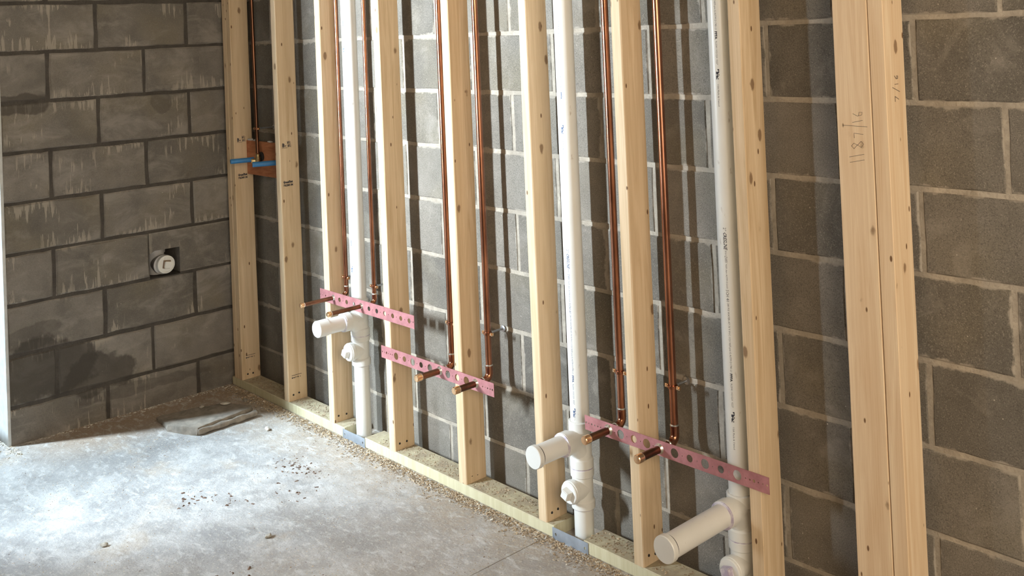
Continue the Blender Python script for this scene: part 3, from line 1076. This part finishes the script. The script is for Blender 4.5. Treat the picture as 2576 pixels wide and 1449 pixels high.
def drain(px, py, zs, tee_top, tee_bot, hub2_bot, co_bot, hub3_bot, stub_end, capstyle, ink, az, zprint, lab, clean):
    """zs: axis of the trap arm."""
    base = (px, py, 0)
    root = empty('drain_pipe', base, lab, 'drain pipe', 'white plastic drain pipes')
    lathe_obj('upper_pipe', (px, py, tee_top - .02), (0, 0, 1), [(0, PR), (2.38 - tee_top, PR)], PVC, root, base, 40)
    # sanitary tee
    tee = empty('x', base, None, None)
    bpy.data.objects.remove(tee)
    bm = bmesh.new()
    z_hi, z_lo = tee_top - .036, tee_bot + .028
    add_lathe(bm, (0, 0, z_lo - .01), (0, 0, 1), [(0, .0325), (z_hi - z_lo + .02, .0325)], 36)
    add_lathe(bm, (0, 0, z_hi), (0, 0, 1), [(0, .0325), (.004, .0365), (.034, .0365), (.036, .034)], 36)
    add_lathe(bm, (0, 0, tee_bot), (0, 0, 1), [(0, .034), (.002, .0365), (.026, .0365), (.030, .0325)], 36)
    # swept branch towards the room
    add_lathe(bm, (0, 0, zs), (0, -1, 0), [(0.0, .0325), (.050, .0325), (.053, .0365), (.080, .0365), (.082, .034)], 36)
    add_tube(bm, [(0, .0, zs - .052), (0, -.010, zs - .030), (0, -.024, zs - .012), (0, -.044, zs - .002), (0, -.052, zs)], [.030, .0315, .032, .0325, .0325], 28)
    link('tee', finish(bm, 'tee'), PVC, root)
    lathe_obj('primer_band', (px, py - .080, zs), (0, -1, 0), [(0, .031), (.001, .0358), (.0035, .0358), (.006, .0302)], PRIMER, root, base, 36)
    # trap arm
    lathe_obj('trap_arm', (px, py - .070, zs), (0, -1, 0), [(0, PR), (py - .070 - (stub_end) - .006, PR)], PVC, root, base, 40)
    if capstyle == 'cap':
        lathe_obj('end_cap', (px, stub_end + .017, zs), (0, -1, 0), [(0, .0312), (.0005, .0338), (.0145, .0338), (.0168, .032), (.0172, 0)], PVC, root, base, 40)
        lathe_obj('cap_gap', (px, stub_end + .022, zs), (0, -1, 0), [(0, .0300), (.0005, .0306), (.0055, .0306), (.006, .0300)], BLACK, root, base, 36)
    else:
        lathe_obj('end_cap', (px, stub_end + .048, zs), (0, -1, 0), [(0, .0303), (.0005, .0318), (.044, .0318), (.0478, .0285), (.0485, 0)], PVC, root, base, 40)
    # cleanout tee
    bead(px, py, tee_bot, root, base)
    bm = bmesh.new()
    add_lathe(bm, (0, 0, hub2_bot), (0, 0, 1), [(0, .0325), (.003, .0362), (tee_bot - hub2_bot - .003, .0362), (tee_bot - hub2_bot, .034)], 36)
    add_lathe(bm, (0, 0, co_bot - .004), (0, 0, 1), [(0, .0325), (hub2_bot - co_bot + .006, .0325)], 36)
    zc = (hub2_bot + co_bot) / 2
    add_lathe(bm, (0, 0, zc), (0, -1, 0), [(0, .0325), (.040, .0325), (.043, .0352), (.056, .0352), (.0575, .034)], 36)
    add_lathe(bm, (0, 0, hub3_bot), (0, 0, 1), [(0, .034), (.002, .0365), (co_bot - hub3_bot - .002, .0365), (co_bot - hub3_bot + .003, .0325)], 36)
    co = link('cleanout_tee', finish(bm, 'cleanout_tee'), PVC, root)
    pl_ = lathe_obj('cleanout_plug', (0, -.056, zc), (0, -1, 0), [(0, .0325), (.0055, .0325), (.0075, .030), (.0078, 0)], PVC, co, (0, 0, 0), 36)
    bm = bmesh.new()
    vs_ = add_box(bm, (-.0150, -.0835, -.0150), (.0150, -.063, .0150))
    for v in vs_:
        if v.co.y < -.08:
            v.co.x *= .86
            v.co.z *= .86
    rot = Matrix.Rotation(math.radians(22 if clean else -14), 4, 'Y')
    bmesh.ops.transform(bm, matrix=Matrix.Translation((0, 0, zc)) @ rot, verts=bm.verts)
    bmesh.ops.bevel(bm, geom=bm.edges[:], offset=.0016, segments=2, affect='EDGES')
    nut = link('wrench_square', finish(bm, 'wrench_square'), PVC if clean else PRIMER, co)
    if not clean:
        tag(nut, 'square boss smeared with purple primer')
    bead(px, py, hub3_bot, root, base, .0325)
    lathe_obj('lower_pipe', (px, py, -.02), (0, 0, 1), [(0, .024), (.012, .0285), (.035, PR), (hub3_bot + .05, PR)], PVC, root, base, 40)
    for zz in zprint:
        pipe_print(root, px, py, PR, zz, ink, az, zmin=tee_top + .01)
    return root


drain(1.000, -0.076, 0.468, 0.545, 0.404, 0.380, 0.314, 0.287, -0.276, 'long', INKB, 0.12, [1.165, 2.03], 'white drain pipe farthest left, behind the highest strap, with capped arm and cleanout', True)
drain(2.197, -0.076, 0.316, 0.371, 0.228, 0.200, 0.130, 0.104, -0.280, 'cap', INKB, 0.20, [0.900, 1.768], 'white drain pipe in the middle, at the left end of the nearest strap', True)
drain(2.784, -0.076, 0.292, 0.327, 0.207, 0.180, 0.100, 0.074, -0.398, 'cap', INK, 0.30, [1.034, 1.940], 'white drain pipe nearest the viewer, long capped arm, cleanout plug smeared with primer', False)

# ------------------------------------------------------------------ cleanout in the left wall
root = empty('wall_cleanout', (-0.06, -0.425, 0.60), 'white threaded cleanout plug on a grey fitting in the square hole of the left wall', 'cleanout')
b_ = (-0.06, -0.425, 0.60)
lathe_obj('fitting', (-0.12, -0.428, 0.604), (1, .02, -.04), [(0, .040), (.075, .040), (.080, .043), (.092, .043), (.094, .038)], GREYP, root, b_, 36)
lathe_obj('hub', (-0.085, -0.434, 0.555), (0, 0, 1), [(0, .036), (.092, .036), (.093, .040), (.110, .040)], GREYP, root, b_, 36)
lathe_obj('plug', (-0.024, -0.421, 0.603), (1, .02, -.04), [(0, .0400), (.018, .0400), (.020, .0380), (.020, .0345), (.0165, .0335), (.0165, 0)], PVC, root, b_, 40)
bm = bmesh.new()
add_box(bm, (-.002, -.0135, -.0145), (.019, .0135, .0145))
bmesh.ops.rotate(bm, cent=(0, 0, 0), matrix=Matrix.Rotation(math.radians(-9), 3, 'X'), verts=bm.verts)
bmesh.ops.bevel(bm, geom=bm.edges[:], offset=.002, segments=2, affect='EDGES')
bd = bmesh.new()
add_box(bd, (-.002, -.0165, -.0165), (.0095, .0145, .0185))
bmesh.ops.rotate(bd, cent=(0, 0, 0), matrix=Matrix.Rotation(math.radians(-9), 3, 'X'), verts=bd.verts)
bmesh.ops.translate(bd, vec=Vector((-0.008, -0.419, 0.602)) - Vector(b_), verts=bd.verts)
dr = link('shade_ring', finish(bd, 'boss_shade', False), plain('brown_shade', (0.22, 0.15, 0.10), 0.9), root)  # brown ring paints the shading on the sides of the boss
tag(dr, 'brown ring painting the shading around the square boss')
bmesh.ops.translate(bm, vec=Vector((-0.008, -0.419, 0.602)) - Vector(b_), verts=bm.verts)
link('wrench_square', finish(bm, 'sq'), PVC, root)

# ------------------------------------------------------------------ corner: red board, copper riser, blue tubes
bm = bmesh.new()
vs_ = add_box(bm, (-.1865, -.007, -.077), (.1865, .007, .077))
bmesh.ops.bevel(bm, geom=bm.edges[:], offset=.0012, segments=1, affect='EDGES')
o = link('backing_board', finish(bm, 'board', False), BOARD, None, (.2935, -.0625, 1.0475))
tag(o, 'reddish plywood backing board between the two leftmost stud positions', 'board')
x, y, z = 0.245, -0.0885, 1.043
base = (x, y, z)
root = empty('corner_supply_pipe', base, 'dark copper pipe in the corner bay ending in a brass elbow on the red board', 'copper pipe', 'copper supply pipes')
tube_obj('riser', [(x - .010 * t, y, 1.075 + t * 1.2) for t in (0, .25, .5, .75, 1)], .0082, COPD, root, base)
lathe_obj('brass_elbow', (x, y, z - .008), (0, 0, 1), [(0, .011), (.004, .0125), (.022, .0125), (.024, .010), (.036, .010)], BRASS, root, base, 20)
lathe_obj('elbow_outlet', (x, y + .012, z - .002), (-.45, -.89, 0), [(0, .010), (.020, .011), (.034, .0125), (.040, .0115)], BRASS, root, base, 20)
lathe_obj('clamp', (x + .004, y + .012, z + .016), (0, 1, 0), [(0, .012), (.001, .021), (.006, .021)], BLACK, root, base, 20)
hb = hanger(0.245, -0.0885, 1.186, 0.0082, 'copper ring hanger in the corner bay above the red board')


def blue_tube(p0, p1, R, lab):
    root = empty('blue_tube', p0, lab, 'plastic tube', 'blue tube ends in the corner bay')
    p0, p1 = Vector(p0), Vector(p1)
    ax = (p1 - p0).normalized()
    L = (p1 - p0).length
    lathe_obj('tube', (0, 0, 0), ax, [(0, R), (L - .0008, R), (L, R - .0008), (L, R - .0028), (L - .02, R - .003)], BLUE, root, (0, 0, 0), 28)
    lathe_obj('bore', ax * (L - .0065), ax, [(0, R - .0029), (.004, R - .0029), (.0042, 0)], BLUED, root, (0, 0, 0), 24)  # dark disc set into the mouth, its colour standing for shade inside
    return root


blue_tube((.224, -.098, 1.047), (.196, -.197, 1.0465), .0108, 'dark blue tube end pointing left from the brass elbow')
blue_tube((.385, -.070, 1.040), (.333, -.163, 1.0385), .0114, 'brighter blue tube end disappearing behind the third stud')

# crumbs of plaster on the board and the spotted smear on the wall above it
for i, (px, pz, s_) in enumerate(((0.135, 1.128, .012), (0.185, 1.127, .010), (.315, 1.127, .010))):
    bm = bmesh.new()
    bmesh.ops.create_icosphere(bm, subdivisions=2, radius=1)
    for v in bm.verts:
        v.co *= 1 + .35 * noise.noise(v.co * 1.7 + Vector((i * 5, 0, 0)))
        v.co = Vector((v.co.x * s_ * 2.2, v.co.y * s_ * .6, v.co.z * s_ * .55))
    o = link('plaster_crumb', finish(bm, 'crumb'), PLAST, None, (px, -.0625, pz))
    tag(o, ('leftmost', 'middle', 'rightmost')[i] + ' white plaster crumb on top of the red board', 'plaster crumb', 'crumbs on the red board')

# ------------------------------------------------------------------ debris on the floor
# broken slab by the corner
outl = [(0.165, -0.560), (0.25, -0.572), (0.335, -0.585), (0.40, -0.560), (0.468, -0.528), (0.465, -0.44), (0.452, -0.36), (0.430, -0.262), (0.40, -0.245), (0.33, -0.27), (0.26, -0.29), (0.21, -0.38), (0.18, -0.47)]
bm = bmesh.new()
cx_, cy_ = sum(p[0] for p in outl) / len(outl), sum(p[1] for p in outl) / len(outl)
dense = []
for a, b in zip(outl, outl[1:] + outl[:1]):
    for t in range(4):
        u = t / 4
        q = Vector((a[0] + (b[0] - a[0]) * u, a[1] + (b[1] - a[1]) * u, 0))
        q += Vector((noise.noise(q * 40), noise.noise(q * 40 + Vector((9, 9, 9))), 0)) * .005
        dense.append(q)


def slab_h(q):
    front = max(0.0, min(1.0, (q.x - .18) / .26))
    return .012 + .022 * front + .004 * noise.noise(q * 22)


rings = []
for s_, zf in ((1.0, 0.0), (1.012, .5), (.985, .95), (.93, 1.0), (.72, 1.0), (.45, .95), (.2, .92)):
    ring = []
    for q in dense:
        p_ = Vector((cx_ + (q.x - cx_) * s_, cy_ + (q.y - cy_) * s_, 0))
        z_ = slab_h(p_) * zf if zf else -.004
        if .3 < zf < .96:
            p_ += Vector((noise.noise(p_ * 60), noise.noise(p_ * 60 + Vector((3, 1, 2))), 0)) * .006
        if zf > .9:
            z_ += .003 * noise.noise(p_ * 55)
        ring.append(bm.verts.new((p_.x, p_.y, z_)))
    rings.append(ring)
for A, B in zip(rings, rings[1:]):
    for i in range(len(A)):
        j = (i + 1) % len(A)
        bm.faces.new((A[i], A[j], B[j], B[i]))
bm.faces.new(rings[-1])
slabm = plain('broken_concrete', (0.25, 0.215, 0.175), 0.9, 0, .35)
o = link('concrete_slab_piece', finish(bm, 'slab', True, 50), slabm)
tag(o, 'flat broken slab of concrete lying on the floor near the corner', 'rubble')
# rounded lip along its room-side edge
bm = bmesh.new()
pts = [Vector((0.470 - .006 * t * t, -0.520 + .262 * t, .013 + .001 * math.sin(9 * t))) for t in [i / 12 for i in range(13)]]
add_tube(bm, pts, [.012 + .002 * math.sin(i * 1.7) for i in range(13)], 12)
for v in bm.verts:
    v.co += Vector((noise.noise(v.co * 50), noise.noise(v.co * 50 + Vector((4, 4, 4))), noise.noise(v.co * 50 + Vector((8, 1, 4))))) * .004
lip = link('rounded_edge', finish(bm, 'lip'), slabm, o)
tag(lip, 'rounded roll of concrete along the edge')


def rock(name, loc, s3, lab, seed, mat=RUBBLE, group='loose chips on the floor'):
    bm = bmesh.new()
    bmesh.ops.create_icosphere(bm, subdivisions=2, radius=1)
    for v in bm.verts:
        k = 1 + .45 * noise.noise(v.co * 1.4 + Vector((seed * 3.1, seed, 0)))
        v.co = Vector((v.co.x * s3[0], v.co.y * s3[1], v.co.z * s3[2])) * k
    me = finish(bm, name, True, 25)
    zmin = min(v.co.z for v in me.vertices)
    o = link(name, me, mat, None, (loc[0], loc[1], loc[2] - zmin - .0008))
    o.rotation_euler.z = seed
    return tag(o, lab, 'stone chip', group)


rock('stone_chip', (1.105, -1.135, 0), (.013, .009, .006), 'pointed pale stone chip on the floor near the bottom edge, left of centre', 1)
rock('stone_chip', (1.445, -.745, 0), (.012, .009, .007), 'brown stone chip on the floor below the line of studs', 2)
rock('stone_chip', (.635, -.30, 0), (.016, .010, .007), 'pale crumb on the floor in front of the treated plate by the slab', 3, CHIPG)
rock('stone_chip', (.285, -.305, .0215), (.022, .017, .004), 'flat pale chip lying on the broken slab', 4, CHIPG)
rock('stone_chip', (.235, -.39, .017), (.012, .010, .006), 'small brown lump in the middle of the broken slab', 5)
rock('stone_chip', (.26, -.20, 0), (.020, .010, .005), 'flat dusty chip behind the broken slab by the plate', 6)


def chips(name, groups, lab, cat='debris', seed=1):
    rg = random.Random(seed)
    V, Fc, MI, mats = [], [], [], []
    for (n, place, size, mat) in groups:
        if mat not in mats:
            mats.append(mat)
        mi = mats.index(mat)
        for _ in range(n):
            x, y, z = place(rg)
            L = rg.uniform(*size)
            wd = L * rg.uniform(.22, .6)
            th = L * rg.uniform(.12, .4)
            a = rg.uniform(0, 6.283)
            ca, sa = math.cos(a), math.sin(a)
            tilt = rg.uniform(-.5, .5)
            b = len(V)
            for (u, v, h) in ((-1, -1, 0), (1, -.7, 0), (.8, 1, 0), (-.9, .8, 0), (rg.uniform(-.4, .4), rg.uniform(-.3, .3), 1)):
                px, py = u * L / 2, v * wd / 2
                V.append((x + px * ca - py * sa, y + px * sa + py * ca, z + h * th + max(0, tilt * u) * L * .3))
            Fc += [(b, b + 1, b + 4), (b + 1, b + 2, b + 4), (b + 2, b + 3, b + 4), (b + 3, b, b + 4)]
            MI += [mi] * 4
    me = bpy.data.meshes.new(name)
    me.from_pydata(V, [], Fc)
    for m_ in mats:
        me.materials.append(m_)
    me.polygons.foreach_set('material_index', MI)
    o = link(name, me, None)
    return tag(o, lab, cat, None, 'stuff')


def along_plate(rg):
    x = rg.uniform(0.05, 3.3)
    return x, -0.1375 - abs(rg.gauss(0, .028)) * (1 + .8 * max(0, noise.noise(Vector((x * 4, 0, 5))))), rg.uniform(0, .004)


def on_plate(rg):
    while True:
        x = rg.uniform(0.12, 3.3)
        if 0.944 < x < 1.086 or 2.117 < x < 2.246 or 2.71 < x < 2.86:
            continue
        if noise.noise(Vector((x * 5, 2, 1))) < -.15 and rg.random() < .7:
            continue
        if any(abs(x - s_[0]) < .022 for s_ in STUDS) or 3.145 < x < 3.285:
            continue
        return x, rg.uniform(-.122, -.05), PH + rg.uniform(-.0005, .001)


def over_floor(rg):
    while True:
        x, y = rg.uniform(0.1, 3.2), rg.uniform(-1.7, -.15)
        k = noise.noise(Vector((x * 2.6, y * 2.6, 0))) + .35 * noise.noise(Vector((x * 9, y * 9, 4)))
        if rg.random() < max(.04, min(1, .25 + k * 1.3)) * (1.0 if y > -.6 else .6):
            return x, y, -.0003


def spots(cs):
    def fn(rg):
        c = rg.choice(cs)
        return c[0] + rg.gauss(0, c[2]), c[1] + rg.gauss(0, c[2] * .6), 0
    return fn


CHIPB = plain('brown_sawdust', (0.27, 0.19, 0.115), 0.95, 0.0, 0.3)


def wall_foot(rg):
    return abs(rg.gauss(0, .018)) + .002, rg.uniform(-1.16, -.145), 0


def jamb_foot(rg):
    return rg.uniform(-.2, .12), -1.09 - abs(rg.gauss(0, .02)) + .01, 0


bark = spots([(1.02, -.42, .05), (1.12, -.38, .04), (1.62, -.92, .045), (1.66, -.98, .03), (1.0, -.80, .06), (1.10, -.70, .05), (1.2, -.52, .07)])
chips('floor_sawdust', [(4600, along_plate, (.0025, .011), CHIPW), (3600, along_plate, (.0025, .010), CHIPB), (600, along_plate, (.003, .013), CHIPG),
                        (4200, over_floor, (.0018, .0065), CHIPW), (1600, over_floor, (.0018, .006), CHIPB), (420, over_floor, (.002, .007), CHIPD),
                        (170, bark, (.005, .016), CHIPD), (420, wall_foot, (.003, .011), CHIPG), (260, jamb_foot, (.005, .018), CHIPG)],
      'sawdust, wood shavings and crumbs scattered over the concrete floor', 'sawdust', 1)
chips('plate_sawdust', [(1200, on_plate, (.0025, .009), CHIPW), (800, on_plate, (.0025, .009), CHIPB)], 'sawdust lying on top of the bottom plate', 'sawdust', 3)
